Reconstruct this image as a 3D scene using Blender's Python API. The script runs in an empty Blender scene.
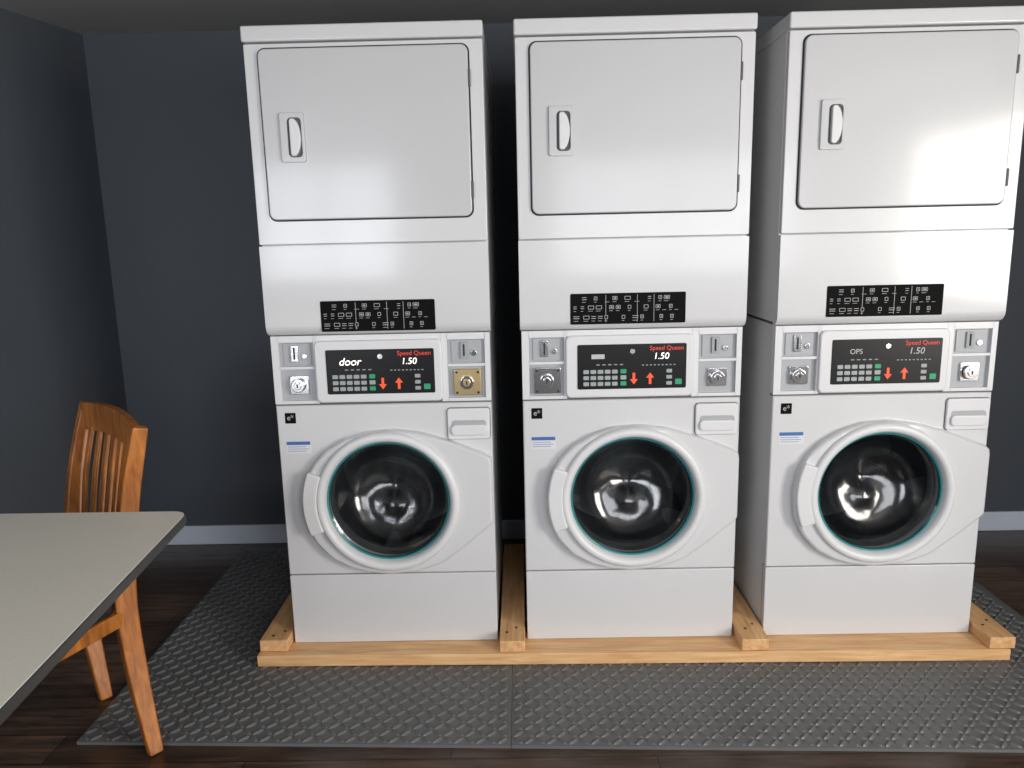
import bpy, bmesh, math, random
import numpy as np
from mathutils import Vector, Matrix
random.seed(4)
scene=bpy.context.scene
scene.view_settings.view_transform='Standard'

# ------------------------------------------------------------ materials
def mat(name,col,rough=.5,metal=0,spec=.5,coat=0,noise=0,nscale=8,bump=0,bscale=200,emit=None,es=0):
    m=bpy.data.materials.new(name); m.use_nodes=True
    nt=m.node_tree; b=nt.nodes['Principled BSDF']
    b.inputs['Base Color'].default_value=(*col,1); b.inputs['Roughness'].default_value=rough
    b.inputs['Metallic'].default_value=metal; b.inputs['Specular IOR Level'].default_value=spec
    b.inputs['Coat Weight'].default_value=coat; b.inputs['Coat Roughness'].default_value=.12
    tc=nt.nodes.new('ShaderNodeTexCoord')
    if noise:
        n=nt.nodes.new('ShaderNodeTexNoise'); n.inputs['Scale'].default_value=nscale; n.inputs['Detail'].default_value=5
        r=nt.nodes.new('ShaderNodeMapRange'); r.inputs[3].default_value=1-noise; r.inputs[4].default_value=1+noise
        mx=nt.nodes.new('ShaderNodeVectorMath'); mx.operation='SCALE'; mx.inputs[0].default_value=col
        nt.links.new(tc.outputs['Object'],n.inputs['Vector']); nt.links.new(n.outputs['Fac'],r.inputs[0])
        nt.links.new(r.outputs[0],mx.inputs['Scale']); nt.links.new(mx.outputs[0],b.inputs['Base Color'])
    if bump:
        n=nt.nodes.new('ShaderNodeTexNoise'); n.inputs['Scale'].default_value=bscale
        bp=nt.nodes.new('ShaderNodeBump'); bp.inputs['Strength'].default_value=bump; bp.inputs['Distance'].default_value=.002
        nt.links.new(tc.outputs['Object'],n.inputs['Vector']); nt.links.new(n.outputs['Fac'],bp.inputs['Height']); nt.links.new(bp.outputs[0],b.inputs['Normal'])
    if emit: b.inputs['Emission Color'].default_value=(*emit,1); b.inputs['Emission Strength'].default_value=es
    return m
def woodmat(name,c1,c2,scale,stretch,rough=.45,bricks=None):
    m=bpy.data.materials.new(name); m.use_nodes=True; nt=m.node_tree; b=nt.nodes['Principled BSDF']
    tc=nt.nodes.new('ShaderNodeTexCoord'); mp=nt.nodes.new('ShaderNodeMapping'); mp.inputs['Scale'].default_value=stretch
    n=nt.nodes.new('ShaderNodeTexNoise'); n.inputs['Scale'].default_value=scale; n.inputs['Detail'].default_value=7; n.inputs['Distortion'].default_value=.6
    cr=nt.nodes.new('ShaderNodeValToRGB'); cr.color_ramp.elements[0].color=(*c1,1); cr.color_ramp.elements[1].color=(*c2,1)
    cr.color_ramp.elements[0].position=.3; cr.color_ramp.elements[1].position=.72
    nt.links.new(tc.outputs['Object'],mp.inputs[0]); nt.links.new(mp.outputs[0],n.inputs['Vector']); nt.links.new(n.outputs['Fac'],cr.inputs[0])
    out=cr.outputs[0]
    if bricks:
        br=nt.nodes.new('ShaderNodeTexBrick'); br.inputs['Scale'].default_value=1; br.inputs['Brick Width'].default_value=bricks[0]; br.inputs['Row Height'].default_value=bricks[1]
        br.inputs['Mortar Size'].default_value=.002; br.inputs['Color1'].default_value=(1.15,1.15,1.15,1); br.inputs['Color2'].default_value=(.6,.6,.6,1); br.inputs['Mortar'].default_value=(.15,.15,.15,1)
        nt.links.new(tc.outputs['Object'],br.inputs['Vector'])
        mx=nt.nodes.new('ShaderNodeMix'); mx.data_type='RGBA'; mx.blend_type='MULTIPLY'; mx.inputs[0].default_value=1
        nt.links.new(out,mx.inputs[6]); nt.links.new(br.outputs['Color'],mx.inputs[7]); out=mx.outputs[2]
    nt.links.new(out,b.inputs['Base Color']); b.inputs['Roughness'].default_value=rough
    return m
M_white=mat('enamel_white',(.66,.66,.67),.34,spec=.5,coat=.5,noise=.02,nscale=2)
M_door=mat('enamel_door',(.56,.56,.57),.34,spec=.5,coat=.5,noise=.02,nscale=3)
M_plastic=mat('plastic_white',(.72,.72,.73),.35,bump=.05)
M_recess=mat('plastic_grey',(.40,.41,.43),.4,bump=.05)
M_gap=mat('gap_dark',(.02,.02,.022),.7,noise=.1)
M_seam=mat('gap_grey',(.10,.10,.11),.6,noise=.1)
M_black=mat('panel_black',(.006,.006,.007),.35,spec=.25,noise=.1)
M_label=mat('label_black',(.006,.006,.006),.7,spec=.08,noise=.1)
M_chrome=mat('chrome',(.75,.75,.76),.18,metal=1,noise=.05)
M_brass=mat('brass',(.75,.58,.30),.3,metal=1,noise=.1,nscale=60)
M_drum=mat('drum_steel',(.13,.135,.14),.42,metal=.4,noise=.3,nscale=30)
M_teal=mat('gasket_teal',(.02,.26,.28),.3,noise=.1)
M_ink=mat('print_white',(.5,.5,.5),.7,spec=.1,noise=.05)
M_btn=mat('button_grey',(.35,.38,.38),.5,noise=.05)
M_green=mat('button_green',(.02,.35,.16),.5,noise=.05)
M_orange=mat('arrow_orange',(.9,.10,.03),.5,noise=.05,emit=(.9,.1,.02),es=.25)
M_led=mat('led_segments',(.9,.9,.9),.5,emit=(1,.85,.8),es=1.3,noise=.02)
M_leddim=mat('led_dim',(.3,.3,.3),.5,emit=(.6,.65,.6),es=.35,noise=.02)
M_red=mat('logo_red',(.8,.06,.03),.5,emit=(.9,.08,.03),es=.15,noise=.02)
M_blue=mat('label_blue',(.05,.14,.42),.5,noise=.05)
M_pine=woodmat('pine',(.64,.34,.14),(.88,.57,.29),6,(1,12,12),.55)
M_pine2=woodmat('pine_cross',(.62,.32,.13),(.86,.54,.27),6,(12,1,12),.55)
M_chair=woodmat('chair_oak',(.26,.075,.012),(.56,.20,.035),9,(6,6,1),.35)
M_floor=woodmat('floor_planks',(.035,.02,.013),(.15,.09,.06),5,(1,9,1),.3,bricks=(1.1,.125))
M_wall=mat('wall_navy',(.068,.077,.092),.55,noise=.06,nscale=3,bump=.25,bscale=120)
M_ceil=mat('ceiling_paint',(.34,.34,.33),.8,noise=.04,bump=.3,bscale=80)
M_trim=mat('trim_white',(.62,.67,.76),.45,noise=.03)
M_mat=mat('rubber_grey',(.13,.13,.13),.42,noise=.15,nscale=4,bump=.1,spec=.5)
M_cush=mat('seat_vinyl',(.012,.011,.013),.4,bump=.2)
M_lam=mat('table_laminate',(.80,.76,.67),.38,noise=.07,nscale=160)
M_edge=mat('table_edge',(.03,.03,.03),.4,noise=.1)
M_metal=mat('dark_metal',(.05,.05,.05),.4,metal=.8,noise=.1)
# bowl glass : tinted see-through with a weak clear reflection
M_glass=bpy.data.materials.new('door_glass'); M_glass.use_nodes=True; nt=M_glass.node_tree
for n in list(nt.nodes): nt.nodes.remove(n)
o=nt.nodes.new('ShaderNodeOutputMaterial'); mx=nt.nodes.new('ShaderNodeMixShader'); t=nt.nodes.new('ShaderNodeBsdfTransparent'); g=nt.nodes.new('ShaderNodeBsdfGlossy')
mx.inputs[0].default_value=.09; t.inputs[0].default_value=(.62,.65,.66,1); g.inputs['Roughness'].default_value=.16
tcg=nt.nodes.new('ShaderNodeTexCoord'); ng=nt.nodes.new('ShaderNodeTexNoise'); ng.inputs['Scale'].default_value=7; bg_=nt.nodes.new('ShaderNodeBump'); bg_.inputs['Strength'].default_value=.35; bg_.inputs['Distance'].default_value=.03
nt.links.new(tcg.outputs['Object'],ng.inputs['Vector']); nt.links.new(ng.outputs['Fac'],bg_.inputs['Height']); nt.links.new(bg_.outputs[0],g.inputs['Normal'])
nt.links.new(t.outputs[0],mx.inputs[1]); nt.links.new(g.outputs[0],mx.inputs[2]); nt.links.new(mx.outputs[0],o.inputs[0])

# ------------------------------------------------------------ helpers
def finish(bm,name,m,parent=None,smooth=False,bevel=0,segs=3,sharp=35):
    bmesh.ops.recalc_face_normals(bm,faces=bm.faces)
    me=bpy.data.meshes.new(name); bm.to_mesh(me); bm.free()
    ob=bpy.data.objects.new(name,me); scene.collection.objects.link(ob)
    if isinstance(m,(list,tuple)):
        for k in m: me.materials.append(k)
    else: me.materials.append(m)
    if smooth or bevel:
        for p in me.polygons: p.use_smooth=True
        if not bevel: me.set_sharp_from_angle(angle=math.radians(sharp))
    if bevel:
        b=ob.modifiers.new('bev','BEVEL'); b.width=bevel; b.segments=segs; b.limit_method='ANGLE'; b.angle_limit=math.radians(35); b.harden_normals=True
    if parent: ob.parent=parent
    return ob
def empty(name,loc=(0,0,0)):
    e=bpy.data.objects.new(name,None); scene.collection.objects.link(e); e.location=loc; e.empty_display_size=.1; return e
def addbox(bm,x0,x1,y0,y1,z0,z1):
    r=bmesh.ops.create_cube(bm,size=1)
    for v in r['verts']:
        v.co=Vector(((x0+x1)/2+v.co.x*(x1-x0),(y0+y1)/2+v.co.y*(y1-y0),(z0+z1)/2+v.co.z*(z1-z0)))
    return r['verts']
def box(name,x0,x1,y0,y1,z0,z1,m,parent=None,bevel=0,openfront=False,segs=3):
    bm=bmesh.new(); addbox(bm,x0,x1,y0,y1,z0,z1)
    if openfront:
        f=[f for f in bm.faces if f.calc_center_median().y<y0+1e-5]; bmesh.ops.delete(bm,geom=f,context='FACES_ONLY')
    return finish(bm,name,m,parent,bevel=bevel,segs=segs)
def rr(x0,x1,z0,z1,r,n=6):
    P=[]
    for cx,cz,a in ((x1-r,z1-r,0),(x0+r,z1-r,90),(x0+r,z0+r,180),(x1-r,z0+r,270)):
        for i in range(n+1):
            t=math.radians(a+90*i/n); P.append((cx+r*math.cos(t),cz+r*math.sin(t)))
    return P
def ell(cx,cz,rx,rz,n=32): return [(cx+rx*math.cos(2*math.pi*i/n),cz+rz*math.sin(2*math.pi*i/n)) for i in range(n)]
def addprism(bm,pts,y0,y1):
    a=[bm.verts.new((x,y0,z)) for x,z in pts]; b=[bm.verts.new((x,y1,z)) for x,z in pts]
    bm.faces.new(a); bm.faces.new(b[::-1]); n=len(a)
    for i in range(n): bm.faces.new((a[i],b[i],b[(i+1)%n],a[(i+1)%n]))
def prism(name,pts,y0,y1,m,parent=None,bevel=0,segs=2):
    bm=bmesh.new(); addprism(bm,pts,y0,y1)
    return finish(bm,name,m,parent,smooth=True,bevel=bevel,segs=segs)
def frame(name,outer,inner,y0,y1,m,parent=None,bevel=0):
    bm=bmesh.new(); n=len(outer)
    A=[[bm.verts.new((x,y,z)) for x,z in P] for P,y in ((outer,y1),(outer,y0),(inner,y0),(inner,y1))]
    for k in range(4):
        for i in range(n): bm.faces.new((A[k][i],A[k][(i+1)%n],A[(k+1)%4][(i+1)%n],A[(k+1)%4][i]))
    return finish(bm,name,m,parent,smooth=True,bevel=bevel,segs=2)
def loft(name,rings,m,parent=None,cap=False,sharp=35):
    bm=bmesh.new(); V=[[bm.verts.new(p) for p in r] for r in rings]; n=len(rings[0])
    for k in range(len(V)-1):
        for i in range(n): bm.faces.new((V[k][i],V[k][(i+1)%n],V[k+1][(i+1)%n],V[k+1][i]))
    if cap: bm.faces.new(V[-1])
    return finish(bm,name,m,parent,smooth=True,sharp=sharp)
def circ(cx,cz,r,y,n=96): return [(cx+r*math.cos(2*math.pi*i/n),y,cz+r*math.sin(2*math.pi*i/n)) for i in range(n)]
def text(name,s,size,x,z,y,m,parent,shear=0):
    c=bpy.data.curves.new(name,'FONT'); c.body=s; c.size=size; c.align_x='CENTER'; c.align_y='CENTER'; c.extrude=.0003; c.shear=shear
    ob=bpy.data.objects.new(name,c); scene.collection.objects.link(ob); ob.rotation_euler=(math.pi/2,0,0); ob.location=(x,y,z)
    c.materials.append(m); ob.parent=parent; return ob

# ------------------------------------------------------------ room
FZ=-.012; CZ=2.205; WY=1.02
def wallbox(name,p0,p1,z0,z1,t,m):
    p0=Vector(p0);p1=Vector(p1);d=(p1-p0).normalized();nn=Vector((-d.y,d.x))*t
    bm=bmesh.new(); q=[p0,p1,p1+nn,p0+nn]
    a=[bm.verts.new((v.x,v.y,z0)) for v in q]; b=[bm.verts.new((v.x,v.y,z1)) for v in q]
    bm.faces.new(a);bm.faces.new(b)
    for i in range(4): bm.faces.new((a[i],a[(i+1)%4],b[(i+1)%4],b[i]))
    return finish(bm,name,m)
box('floor',-3.4,2.6,-4.2,1.2,FZ-.1,FZ,M_floor)
box('ceiling',-3.4,2.6,-4.2,1.2,CZ,CZ+.1,M_ceil)
box('wall_back',-2.25,2.6,WY,WY+.12,FZ,CZ,M_wall)
LX0,LX1=-2.11,-3.25
wallbox('wall_left',(LX1,-4.0),(LX0,WY),FZ,CZ,.12,M_wall)
def wallwin(wname,winname,axis,c0,c1,full0,full1,openings,zz0,zz1):
    bm=bmesh.new()
    def ab(b,u0,u1,t0,t1,z0,z1):
        if axis=='x': addbox(b,u0,u1,t0,t1,z0,z1)
        else: addbox(b,t0,t1,u0,u1,z0,z1)
    u=full0
    for a,b in openings:
        ab(bm,u,a,c0,c1,FZ,CZ); ab(bm,a,b,c0,c1,FZ,zz0); ab(bm,a,b,c0,c1,zz1,CZ); u=b
    ab(bm,u,full1,c0,c1,FZ,CZ)
    finish(bm,wname,M_wall)
    for k,(a,b) in enumerate(openings):
        bm=bmesh.new(); m0,m1=min(c0,c1)+.02,max(c0,c1)-.02
        for q in (a,(a+b)/2-.025,b-.05): ab(bm,q,q+.05,m0,m1,zz0,zz1)
        ab(bm,a,b,m0,m1,zz0,zz0+.05);ab(bm,a,b,m0,m1,zz1-.05,zz1)
        finish(bm,winname[k],M_trim)
wallwin('wall_front',['added_fill_window','window_2'],'x',-4.12,-4.0,-3.35,2.52,[(-2.5,-1.3),(-.1,1.9)],.75,2.0)  # first opening, at the left, is an unseen window added for fill light
wallwin('wall_right',['window_3'],'y',2.4,2.52,-4.0,WY,[(-3.3,-1.9)],.6,2.0)
box('baseboard_back',-2.1,2.4,WY-.014,WY,FZ,.078,M_trim,bevel=.004)
wallbox('baseboard_left',(LX1+.012,-4.0),(LX0+.012,WY-.014),FZ,.078,.012,M_trim)

# ------------------------------------------------------------ machines
def machine(name,x,kind):
    E=empty(name,(x,0,0))
    H=.3415; h=.338
    box('dryer_cabinet',-H,H,.024,.72,1.075,1.911,M_white,E,bevel=.004)
    box('dryer_lid',-H-.003,H+.002,-.008,.724,1.911,1.955,M_white,E,bevel=.006,segs=3)
    prism('dryer_front_upper',rr(-H,H,1.343,1.907,.005),0,.022,M_white,E,bevel=.003)
    bm=bmesh.new()
    prof=[(.0225,1.339),(0,1.339),(0,1.100)]+[(.036*(1-math.cos(a)),1.100-.033*math.sin(a)) for a in [math.radians(q) for q in (15,30,45,60,75,90)]]+[(.04,1.067),(.04,1.078),(.0225,1.078)]
    L=[bm.verts.new((-H-.0005,a,b)) for a,b in prof]; Rr=[bm.verts.new((H+.0005,a,b)) for a,b in prof]
    for i in range(len(prof)): bm.faces.new((L[i],L[(i+1)%len(prof)],Rr[(i+1)%len(prof)],Rr[i]))
    bm.faces.new(L);bm.faces.new(Rr)
    finish(bm,'dryer_front_lower',M_white,E,smooth=True,sharp=25)
    prism('dryer_door_gap',rr(-.3035,.3035,1.4105,1.8955,.024),-.0015,.01,M_gap,E)
    prism('dryer_door',rr(-.299,.299,1.415,1.891,.021),-.012,.008,M_door,E,bevel=.004,segs=3)
    for k,zz in enumerate((1.80,1.49)):
        box('door_hinge_%d'%(k+1),.298,.305,-.013,0,zz-.025,zz+.025,M_seam,E,bevel=.002)
    frame('pull_plate',rr(-.248,-.178,1.578,1.716,.006),rr(-.226,-.186,1.592,1.702,.012),-.020,-.01,M_door,E,bevel=.002)
    prism('pull_pocket',rr(-.228,-.184,1.59,1.704,.012),-.0135,-.01,M_seam,E)
    D=[(-.219,1.600),(-.215,1.595)]+[(-.205+.017*math.sin(math.pi*i/10)**.6,1.595+.104*i/10) for i in range(11)]+[(-.215,1.699),(-.219,1.694)]
    prism('pull_grip',D,-.027,-.012,M_plastic,E,bevel=.003)
    lx,lz=((.018,-.012),(0,-.006),(-.008,.001))[kind]
    LB=empty('instruction_label'); LB.parent=E; LB.location=(lx,0,lz)
    prism('label_plate',rr(-.189,.158,1.092,1.185,.004),-.002,.003,M_label,LB)
    bm=bmesh.new(); bm2=bmesh.new()
    rs=random.Random(11)
    for r,zc in enumerate((1.170,1.143,1.113)):
        xx=-.180
        while xx<.138:
            w=rs.choice((.010,.014,.018)); k=rs.random()
            if k<.42 or (r==1 and -.12<xx<-.05):
                hh=.011
                addprism(bm,rr(xx,xx+w,zc-hh/2,zc+hh/2,.001,1),-.0028,-.001)
                addprism(bm2,rr(xx+.0014,xx+w-.0014,zc-hh/2+.0014,zc+hh/2-.0014,.0005,1),-.0031,-.001)
                if rs.random()<.6: addprism(bm,rr(xx+.004,xx+w-.004,zc-.002,zc+.002,.0005,1),-.0034,-.001)
            elif k<.7:
                for q in range(2): addprism(bm,rr(xx,xx+w,zc+.003-.006*q-.0008,zc+.003-.006*q+.0008,.0003,1),-.0028,-.001)
            if k<.8: addprism(bm,rr(xx,xx+w*.8,zc-.0115,zc-.0104,.0003,1),-.0028,-.001)
            xx+=w+rs.choice((.006,.012,.022))
    for xx in (-.083,.012,.062): addbox(bm,xx,xx+.0012,-.0028,-.001,1.098,1.180)
    finish(bm,'label_print',M_ink,LB); finish(bm2,'label_print_holes',M_label,LB)
    # ---- washer cabinet
    fy=.022
    box('washer_cabinet',-h,h,.052,.74,.045,1.067,M_white,E,openfront=True)
    box('washer_plinth',-h+.01,h-.01,.06,.73,.0385,.05,M_gap,E)
    box('seam_backing_1',-h+.004,h-.004,.036,.05,.83,.86,M_seam,E); box('seam_backing_2',-h+.004,h-.004,.036,.05,.265,.295,M_seam,E)
    prism('washer_kick_panel',rr(-h,h,.0385,.2785,.005),fy,.052,M_white,E,bevel=.003)
    n=144; cx,cz=0.003,.535
    def rect_r(i,x0,x1,z0,z1):
        t=2*math.pi*i/n; c,s=math.cos(t),math.sin(t); k=1e9
        if c>1e-6:k=min(k,(x1-cx)/c)
        if c<-1e-6:k=min(k,(x0-cx)/c)
        if s>1e-6:k=min(k,(z1-cz)/s)
        if s<-1e-6:k=min(k,(z0-cz)/s)
        return k
    def rectring(y,x0,x1,z0,z1):
        R_=[]
        for i in range(n):
            k=rect_r(i,x0,x1,z0,z1); t=2*math.pi*i/n; R_.append([cx+k*math.cos(t),y,cz+k*math.sin(t)])
        for X,Z in ((x0,z0),(x0,z1),(x1,z0),(x1,z1)):
            j=min(range(n),key=lambda q:(R_[q][0]-X)**2+(R_[q][2]-Z)**2); R_[j]=[X,y,Z]
        return R_
    C=lambda r,y: circ(cx,cz,r,y,n)
    loft('washer_front_panel',[rectring(.052,-h,h,.2815,.847),rectring(fy+.003,-h,h,.2815,.847),rectring(fy,-h+.003,h-.003,.2845,.844),C(.203,fy),C(.203,.06)],M_white,E,sharp=25)
    ctrl=[(.335,.57),(.335,.668),(.325,.680),(.20,.730),(.11,.757),(.03,.768),(-.06,.762),(-.13,.738),(-.185,.705),(-.225,.665),(-.255,.61),(-.268,.54),(-.262,.46),(-.235,.40),(-.19,.348),(-.13,.314),(-.07,.296),(0,.289),(.09,.297),(.17,.325),(.24,.378),(.325,.450),(.335,.462)]
    def out_r(i):
        t=2*math.pi*i/n; d=Vector((math.cos(t),math.sin(t))); best=.2
        for a in range(len(ctrl)):
            p=Vector(ctrl[a])-Vector((cx,cz)); q=Vector(ctrl[(a+1)%len(ctrl)])-Vector((cx,cz)); e=q-p
            den=d.x*e.y-d.y*e.x
            if abs(den)<1e-9: continue
            s=(p.x*e.y-p.y*e.x)/den; u=(p.x*d.y-p.y*d.x)/den
            if s>0 and -1e-6<=u<=1+1e-6: best=max(best,s)
        return best
    OR=[out_r(i) for i in range(n)]
    OS=[OR[i] if abs((2*math.pi*i/n+math.pi)%(2*math.pi)-math.pi)<.55 else (OR[i-1]+2*OR[i]+OR[(i+1)%n])/4 for i in range(n)]
    def ring(off,y):
        P=[]
        for i in range(n):
            t=2*math.pi*i/n; k=max(OS[i]-off,.229)
            P.append((cx+k*math.cos(t),y,cz+k*math.sin(t)))
        return P
    loft('washer_door_shroud',[ring(0,fy),ring(0,.0),ring(.003,-.006),ring(.008,-.009),C(.228,-.010)],M_white,E,sharp=20)
    loft('washer_door_ring',[C(.2295,-.006),C(.2285,-.016),C(.224,-.023),C(.217,-.026),C(.208,-.025),C(.201,-.018),C(.196,-.006),C(.193,.03)],M_plastic,E,sharp=60)
    loft('washer_door_gasket',[C(.1955,.0),C(.193,-.003),C(.190,-.001),C(.189,.012)],M_teal,E)
    G=[]
    for i in range(15):
        a=math.radians(157+46*i/14); G.append((cx+.268*math.cos(a),cz+.27*math.sin(a)))
    for i in range(15):
        a=math.radians(203-46*i/14); G.append((cx+.222*math.cos(a),cz+.235*math.sin(a)))
    prism('washer_door_grip',G,-.026,-.004,M_plastic,E,bevel=.006,segs=3)
    def bowl(r,y,dz): return [(cx+r*math.cos(2*math.pi*i/n),y+(.018*math.sin(2*math.pi*i/n) if y>.03 else 0),cz+dz+r*math.sin(2*math.pi*i/n)) for i in range(n)]
    loft('washer_door_glass',[bowl(.1895,.002,0),bowl(.184,.006,0),bowl(.176,.014,0),bowl(.168,.03,-.001),bowl(.160,.05,-.004),bowl(.150,.07,-.008),bowl(.135,.09,-.012),bowl(.112,.105,-.015),bowl(.08,.115,-.017),bowl(.045,.12,-.018),bowl(.01,.121,-.018)],M_glass,E,cap=True,sharp=80)
    loft('washer_drum',[C(.203,.055),C(.19,.08),C(.215,.13),C(.245,.16),C(.245,.45),C(.18,.46),C(.14,.44),C(.03,.44)],M_drum,E,cap=True,sharp=50)
    bm=bmesh.new()
    for k in range(3):
        a=math.radians((25,80,-10)[kind]+120*k); e1=Vector((math.cos(a),0,math.sin(a))); e2=Vector((-math.sin(a),0,math.cos(a))); c0=Vector((cx,0,cz))
        P=[(.25,-.045),(.21,-.028),(.172,-.012),(.165,0),(.172,.012),(.21,.028),(.25,.045)]
        A=[bm.verts.new(c0+e1*r_+e2*s_+Vector((0,.17,0))) for r_,s_ in P]; B=[bm.verts.new(c0+e1*r_+e2*s_+Vector((0,.44,0))) for r_,s_ in P]
        bm.faces.new(A); bm.faces.new(B)
        for i in range(len(P)-1): bm.faces.new((A[i],A[i+1],B[i+1],B[i]))
    finish(bm,'washer_drum_lifters',M_drum,E,smooth=True,sharp=50)
    # dispenser drawer
    prism('dispenser_gap',rr(.197,.334,.728,.832,.012),fy-.001,fy+.004,M_seam,E)
    prism('dispenser_drawer',rr(.199,.332,.730,.830,.010),fy-.010,fy+.002,M_plastic,E,bevel=.004,segs=3)
    prism('dispenser_scoop',rr(.212,.320,.750,.792,.010),fy-.0108,fy-.006,M_recess,E)
    prism('dispenser_lip',rr(.210,.322,.744,.779,.014),fy-.020,fy-.006,M_plastic,E,bevel=.005,segs=3)
    prism('energy_sticker',rr(-.312,-.278,.79,.824,.002),fy-.001,fy+.001,M_label,E)
    text('energy_sticker_print','e*',.024,-.295,.808,fy-.0014,M_ink,E)
    prism('notice_sticker',rr(-.314,-.236,.692,.732,.001),fy-.0008,fy+.001,M_plastic,E)
    prism('notice_sticker_band',rr(-.313,-.238,.720,.731,.001),fy-.0012,fy+.001,M_blue,E)
    bm=bmesh.new()
    for a in range(3): addprism(bm,rr(-.310,-.252+.008*(a%2),.713-.007*a,.7145-.007*a,.0005,1),fy-.0012,fy+.001)
    finish(bm,'sticker_fineprint',M_blue,E)
    # ---- console
    box('console_body',-h+.002,h-.002,fy+.012,.10,.852,1.062,M_recess,E)
    bm=bmesh.new()
    for b_ in ((-h,-.316),(-.208,-.200),(.186,.206),(.322,h)): addbox(bm,b_[0],b_[1],fy,.0515,.852,1.066)
    addbox(bm,-.317,-.207,fy,.05,.852,.862);addbox(bm,-.317,-.207,fy,.05,1.046,1.066);addbox(bm,-.317,-.207,fy,.05,.962,.970)
    addbox(bm,-.201,.187,fy,.05,1.046,1.066)
    addbox(bm,.205,.323,fy,.05,.852,.862);addbox(bm,.205,.323,fy,.05,1.046,1.066);addbox(bm,.205,.323,fy,.05,.962,.970)
    finish(bm,'console_frame',M_plastic,E)
    prism('console_bezel',rr(-.204,.190,.856,1.050,.018),fy-.012,.05,M_plastic,E,bevel=.006,segs=3)
    prism('display_panel',rr(-.168,.166,.883,1.022,.005),fy-.0145,fy,M_black,E,bevel=.001)
    dy=fy-.0152
    text('display_logo','Speed Queen',.019,.105,1.008,dy,M_red,E)
    if kind==0: text('display_left','door',.034,-.095,.984,dy,M_led,E,.25)
    elif kind==2: text('display_left','OPS',.022,-.095,.984,dy,M_leddim,E)
    else: box('display_left',-.125,-.085,dy-.0005,dy+.001,.978,.992,M_leddim,E)
    text('display_price','1.50',.028,.088,.983,dy,M_led if kind<2 else M_leddim,E,.15)
    prism('display_lock',ell(0,1.0,.008,.008,16),dy-.003,dy+.002,M_chrome,E)
    bm=bmesh.new(); bg=bmesh.new()
    for i in range(5):
        for j in range(3):
            addprism(bm,rr(-.150+i*.022,-.133+i*.022,.894+j*.019,.906+j*.019,.002,2),dy-.0012,dy+.001)
    for j in range(3): addprism(bg if j!=1 else bm,rr(-.036,-.018,.894+j*.019,.907+j*.019,.002,2),dy-.0014,dy+.001)
    for j in range(3): addprism(bm,rr(.105,.122,.894+j*.019,.905+j*.019,.002,2),dy-.0012,dy+.001)
    addprism(bg,rr(.132,.152,.895,.912,.002,2),dy-.0014,dy+.001)
    for i in range(9): addprism(bm,rr(.03+.012*i,.036+.012*i,.955,.958,.0005,1),dy-.001,dy+.001)
    for i in range(5): addprism(bm,rr(-.11+.018*i,-.10+.018*i,.958,.961,.0005,1),dy-.001,dy+.001)
    finish(bm,'buttons',M_btn,E); finish(bg,'buttons_green',M_green,E)
    def arrow(nm,x0,zc,s):
        P=[(x0-.004,zc-s*.018),(x0+.004,zc-s*.018),(x0+.004,zc+s*.002),(x0+.012,zc+s*.002),(x0,zc+s*.018),(x0-.012,zc+s*.002),(x0-.004,zc+s*.002)]
        prism(nm,P,dy-.0012,dy+.001,M_orange,E)
    arrow('arrow_down',.005,.915,-1); arrow('arrow_up',.055,.915,1)
    for side,(a,b) in enumerate(((-.312,-.212),(.210,.318))):
        s='left' if side==0 else 'right'
        mp=M_chrome
        big=(kind==0 and side==1) or (kind==1 and side==0)
        if kind==0 and side==1: mp=M_brass
        m_=(a+b)/2
        prism('coin_plate_'+s,rr(a+.008,b-.006,.974,1.042,.003),fy+.008,fy+.014,M_recess,E,bevel=.001)
        prism('coin_slot_block_'+s,rr(m_-.018,m_+.006,.985,1.036,.003),fy+.001,fy+.012,M_chrome if side==0 else M_btn,E,bevel=.002)
        box('coin_slot_'+s,m_-.009,m_-.004,fy-.0005,fy+.004,.993,1.030,M_gap,E)
        prism('coin_button_'+s,ell(m_+.024,1.002,.009,.009,20),fy+.002,fy+.012,M_chrome,E,bevel=.002)
        w=.040 if big else .028
        prism('coin_box_plate_'+s,rr(m_-w,m_+w+.004,.910-w,.912+w,.005),fy-(.003 if big else -.004),fy+.014,mp,E,bevel=.002)
        if big:
            for q,(sx,sz) in enumerate(((-1,-1),(1,-1),(1,1),(-1,1))): prism('coin_box_screw_%s_%d'%(s,q),ell(m_+.002+sx*.033,.911+sz*.032,.004,.004,10),fy-.005,fy,M_metal,E)
        prism('coin_box_ring_'+s,ell(m_,.911,.022,.022,28),fy-.009,fy,M_chrome,E,bevel=.003)
        prism('coin_box_lock_'+s,ell(m_,.911,.012,.012,20),fy-.013,fy-.005,mp,E,bevel=.002)
        box('coin_key_'+s,m_-.002,m_+.002,fy-.0138,fy-.012,.905,.917,M_gap,E)
    return E
machine('stacked_washer_dryer',-.7745,0)
machine('stacked_washer_dryer',0,1)
machine('stacked_washer_dryer',.7775,2)

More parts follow.
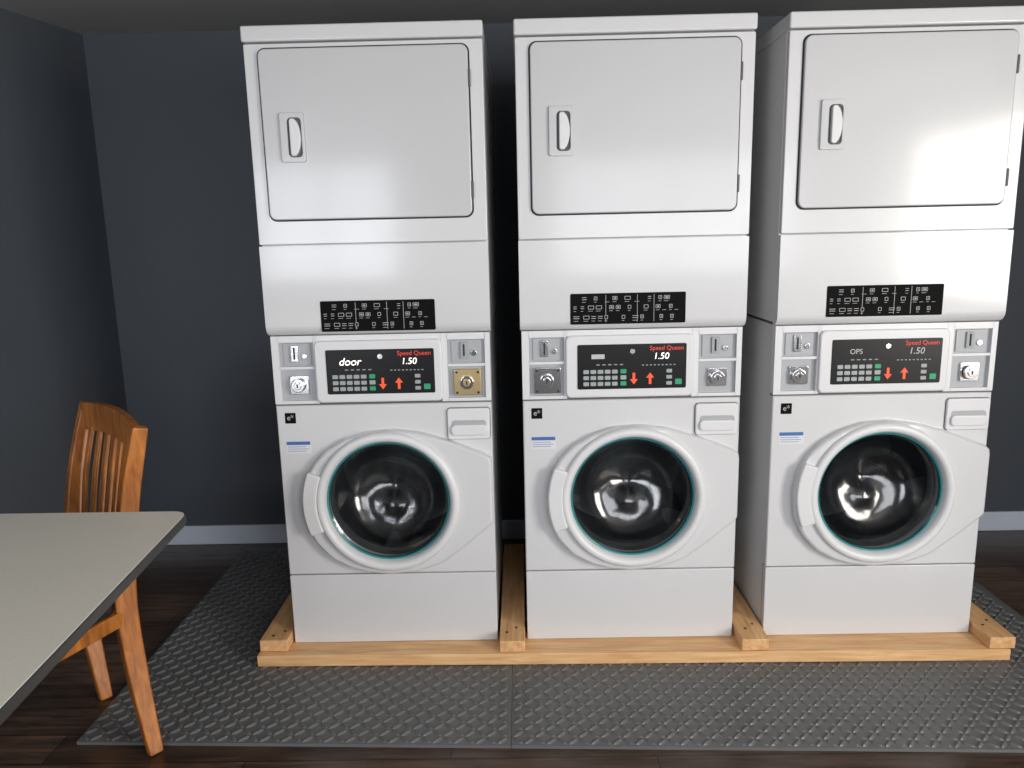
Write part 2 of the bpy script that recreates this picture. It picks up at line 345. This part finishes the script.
# ------------------------------------------------------------ wooden base frame
F=empty('wooden_base_frame')
f1=box('front_plank',-1.215,1.19,-.070,.075,-.001,.0375,M_pine,F,bevel=.003); f1.rotation_euler=(0,0,-.012)
box('rear_plank',-1.20,1.19,.60,.74,0,.038,M_pine,F,bevel=.003)
for k,(a,b) in enumerate(((-1.212,-1.121),(-.428,-.346),(.345,.432),(1.122,1.203))):
    y0=-.045 if k else -.03
    box('cross_block_%d'%(k+1),a,b,y0-.012*k,.74,.0385,.077,M_pine2,F,bevel=.003)
bm=bmesh.new()
for X in (-1.16,-.39,.39,1.16):
    for yy in (0.0,.03):
        r=bmesh.ops.create_cone(bm,cap_ends=True,segments=10,radius1=.004,radius2=.004,depth=.002)
        for v in r['verts']: v.co+=Vector((X+(yy-.015),yy,.0775))
finish(bm,'screws',M_metal,F)

# ------------------------------------------------------------ rubber mat with raised tread
K=empty('rubber_floor_mat')
rot=-.034; cr_,sr_=math.cos(rot),math.sin(rot); OX,OY=-1.60,-.42
def mp(u,v): return (OX+u*cr_, OY+u*sr_+v)
tiles=[(0,1.212,0,1.36),(1.2135,3.01,0,1.0)]
bm=bmesh.new()
for u0,u1,v0,v1 in tiles:
    q=[mp(u0,v0),mp(u1,v0),mp(u1,v1),mp(u0,v1)]
    a=[bm.verts.new((x,y,FZ)) for x,y in q]; b=[bm.verts.new((x,y,-.003)) for x,y in q]
    bm.faces.new(a);bm.faces.new(b)
    for i in range(4): bm.faces.new((a[i],a[(i+1)%4],b[(i+1)%4],b[i]))
finish(bm,'mat_sheets',M_mat,K)
V=[];Fc=[]
p=.030
for u0,u1,v0,v1 in tiles:
    nu=int((u1-u0-.008)/p); nv=int((v1-v0-.012)/p)
    for i in range(nu):
        for j in range(nv):
            c=mp(u0+.018+i*p,v0+.018+j*p); a=math.pi/4*(1 if (i+j)%2 else -1)
            d=Vector((math.cos(a),math.sin(a))); nn=Vector((-d.y,d.x)); L=.0180; w=.0065
            base=len(V)
            for s,t,z in ((-L,0,-.003),(-L*.4,-w,-.003),(L*.4,-w,-.003),(L,0,-.003),(L*.4,w,-.003),(-L*.4,w,-.003),(-L*.6,0,.0018),(L*.6,0,.0018)):
                V.append((c[0]+d.x*s+nn.x*t,c[1]+d.y*s+nn.y*t,z))
            for f in ((0,1,6),(1,2,7,6),(2,3,7),(3,4,7),(4,5,6,7),(5,0,6)): Fc.append([base+q for q in f])
me=bpy.data.meshes.new('mat_tread'); me.from_pydata(V,[],Fc); me.materials.append(M_mat)
ob=bpy.data.objects.new('mat_tread',me); scene.collection.objects.link(ob); ob.parent=K

# ------------------------------------------------------------ table
T=empty('dining_table')
def roundpoly(P,r,n=6):
    out=[];N=len(P)
    for i in range(N):
        p=Vector(P[i]);a=(Vector(P[i-1])-p).normalized();b=(Vector(P[(i+1)%N])-p).normalized()
        A=p+a*r;B=p+b*r
        for k in range(n+1):
            t=k/n; out.append((1-t)**2*A+2*t*(1-t)*p+t*t*B)
    return out
def slab(name,P,z0,z1,m,parent,bevel=0):
    bm=bmesh.new();a=[bm.verts.new((q[0],q[1],z0)) for q in P];b=[bm.verts.new((q[0],q[1],z1)) for q in P];n=len(P)
    bm.faces.new(a[::-1]);bm.faces.new(b)
    for i in range(n): bm.faces.new((a[i],a[(i+1)%n],b[(i+1)%n],b[i]))
    return finish(bm,name,m,parent,smooth=True,bevel=bevel,segs=2)
TP=[(-1.108,-.650),(-1.86,-.642),(-1.80,-1.86),(-1.005,-1.80)]
TPi=[(-1.111,-.653),(-1.857,-.645),(-1.797,-1.857),(-1.008,-1.803)]
slab('table_edge_band',roundpoly(TP,.04),.729,.7490,M_edge,T,.002)
slab('table_top_laminate',roundpoly(TPi,.038),.7475,.750,M_lam,T)
bm=bmesh.new()
bmesh.ops.create_cone(bm,cap_ends=True,segments=24,radius1=.04,radius2=.035,depth=.72,matrix=Matrix.Translation((-1.46,-1.25,.357)))
for a in range(4):
    t=a*math.pi/2+.75
    vs=addbox(bm,.0,.32,-.03,.03,FZ,.03)
    for v in vs:
        if v.co.x>.2 and v.co.z>.02: v.co.z=.008
        v.co=Matrix.Translation((-1.46,-1.25,0))@Matrix.Rotation(t,4,'Z')@v.co
addbox(bm,-1.66,-1.26,-1.45,-1.05,.705,.729)
finish(bm,'table_pedestal',M_metal,T)

# ------------------------------------------------------------ chair
Ch=empty('dining_chair')
ax=Vector((-.727,.687,0)).normalized(); fd=Vector((-.687,-.727,0)).normalized()
def beam(name,pts,w,d,wdir,m=M_chair,bev=.005,sub=4):
    P=[Vector(q) for q in pts]; path=[]
    for i in range(len(P)-1):
        p0=P[max(i-1,0)];p1=P[i];p2=P[i+1];p3=P[min(i+2,len(P)-1)]
        for k in range(sub):
            t=k/sub; path.append(.5*((2*p1)+(-p0+p2)*t+(2*p0-5*p1+4*p2-p3)*t*t+(-p0+3*p1-3*p2+p3)*t**3))
    path.append(P[-1]); bm=bmesh.new(); prev=None
    W=w if isinstance(w,(list,tuple)) else [w,w]; Dd=d if isinstance(d,(list,tuple)) else [d,d]
    for i,q in enumerate(path):
        tan=(path[min(i+1,len(path)-1)]-path[max(i-1,0)]).normalized(); a=(Vector(wdir)-tan*tan.dot(Vector(wdir))).normalized(); b=tan.cross(a)
        f=i/(len(path)-1); ww=np.interp(f,np.linspace(0,1,len(W)),W)/2; dd=np.interp(f,np.linspace(0,1,len(Dd)),Dd)/2
        cur=[bm.verts.new(q+a*sx*ww+b*sy*dd) for sx,sy in ((-1,-1),(1,-1),(1,1),(-1,1))]
        if prev:
            for k in range(4): bm.faces.new((prev[k],prev[(k+1)%4],cur[(k+1)%4],cur[k]))
        else: bm.faces.new(cur)
        prev=cur
    bm.faces.new(prev)
    return finish(bm,name,m,Ch,smooth=True,bevel=bev,segs=2)
NP=[(-1.36,-.46,FZ),(-1.405,-.425,.22),(-1.42,-.41,.45),(-1.39,-.39,.68),(-1.345,-.375,.885)]
FP=[(-1.635,-.20,FZ),(-1.68,-.165,.22),(-1.705,-.14,.45),(-1.70,-.09,.68),(-1.675,-.03,.885)]
beam('rear_post_1',NP,[.028,.034,.034,.030,.028],[.036,.052,.058,.050,.040],ax)
beam('rear_post_2',FP,[.028,.034,.034,.030,.028],[.034,.05,.056,.045,.034],ax)
def lerp(P,z):
    for i in range(len(P)-1):
        if P[i][2]<=z<=P[i+1][2]:
            t=(z-P[i][2])/(P[i+1][2]-P[i][2]); return Vector(P[i]).lerp(Vector(P[i+1]),t)
def backpt(t,z,bow=.02): return lerp(NP,z).lerp(lerp(FP,z),t)-fd*bow*math.sin(math.pi*t)
beam('crest_rail',[backpt(t,.845)+Vector((0,0,.012*math.sin(math.pi*t))) for t in (0,.25,.5,.75,1)],.085,.024,(0,0,1))
beam('lower_back_rail',[backpt(t,.53) for t in (0,.25,.5,.75,1)],.045,.022,(0,0,1))
for k in range(7):
    t=(k+1)/8
    beam('slat_%d'%(k+1),[backpt(t,.53),backpt(t,.68,.026),backpt(t,.82)],.026,.010,ax,bev=.002)
SN=Vector((-1.42,-.41,0));SF=Vector((-1.705,-.14,0)); dep=.41
fdl=Vector((-.40,-.917,0)).normalized()
FN=SN+fdl*dep-ax*.02; FF=SF+fdl*dep+ax*.02
for nm,a,b in (('seat_rail_side_1',SN,FN),('seat_rail_side_2',SF,FF),('seat_rail_front',FN,FF),('seat_rail_rear',SN,SF)):
    beam(nm,[a+Vector((0,0,.372)),b+Vector((0,0,.372))],.042,.024,(0,0,1))
for k,a in enumerate((FN,FF)):
    beam('front_leg_%d'%(k+1),[a+Vector((0,0,FZ)),a+Vector((0,0,.392))],[.026,.036],[.026,.036],ax)
slab('seat_cushion',roundpoly([tuple((q)[:2]) for q in (SN+fdl*.03-ax*.006,FN+fdl*.015-ax*.015,FF+fdl*.015+ax*.015,SF+fdl*.03)],.03),.391,.432,M_cush,Ch,.012)

# ------------------------------------------------------------ lights
def area(name,loc,target,sx,sy,power,col):
    l=bpy.data.lights.new(name,'AREA'); l.shape='RECTANGLE'; l.size=sx; l.size_y=sy; l.energy=power; l.color=col
    o=bpy.data.objects.new(name,l); scene.collection.objects.link(o); o.location=loc
    o.rotation_euler=(Vector(target)-Vector(loc)).to_track_quat('-Z','Y').to_euler(); return o
area('added_fill_left',(-1.9,-4.05,1.375),(-1.9,0,1.375),1.1,1.2,44,(.92,.95,1.0))  # added fill from the rear left, brightens the machines' left sides
area('window_daylight_2',(.9,-4.05,1.375),(.9,0,1.375),1.9,1.2,48,(.96,.97,1.0))
area('window_daylight_3',(2.44,-2.6,1.3),(0,-2.6,1.3),1.35,1.35,125,(1.0,.95,.87))
w=bpy.data.worlds.new('world'); scene.world=w; w.use_nodes=True; w.node_tree.nodes['Background'].inputs[0].default_value=(.6,.7,.85,1); w.node_tree.nodes['Background'].inputs[1].default_value=1.0

# ------------------------------------------------------------ camera
f_,p_,y_,r_,cx_,cy_,cz_=766.945,.18919,.01306,.0224,-.34009,-2.31961,1.35086
cy,sy=np.cos(y_),np.sin(y_);cp,sp=np.cos(p_),np.sin(p_)
fwd=np.array([-sy*cp,cy*cp,-sp]);right=np.array([cy,sy,0.]);down=np.cross(fwd,right)
rx=np.cos(r_)*right+np.sin(r_)*down; dn=-np.sin(r_)*right+np.cos(r_)*down
cam=bpy.data.cameras.new('camera');co=bpy.data.objects.new('camera',cam);scene.collection.objects.link(co)
Mx=Matrix.Identity(4)
for i in range(3): Mx[i][0]=rx[i];Mx[i][1]=-dn[i];Mx[i][2]=-fwd[i]
Mx[0][3],Mx[1][3],Mx[2][3]=cx_,cy_,cz_
co.matrix_world=Mx; cam.sensor_width=36; cam.lens=f_/1024*36; cam.clip_start=.05
scene.camera=co
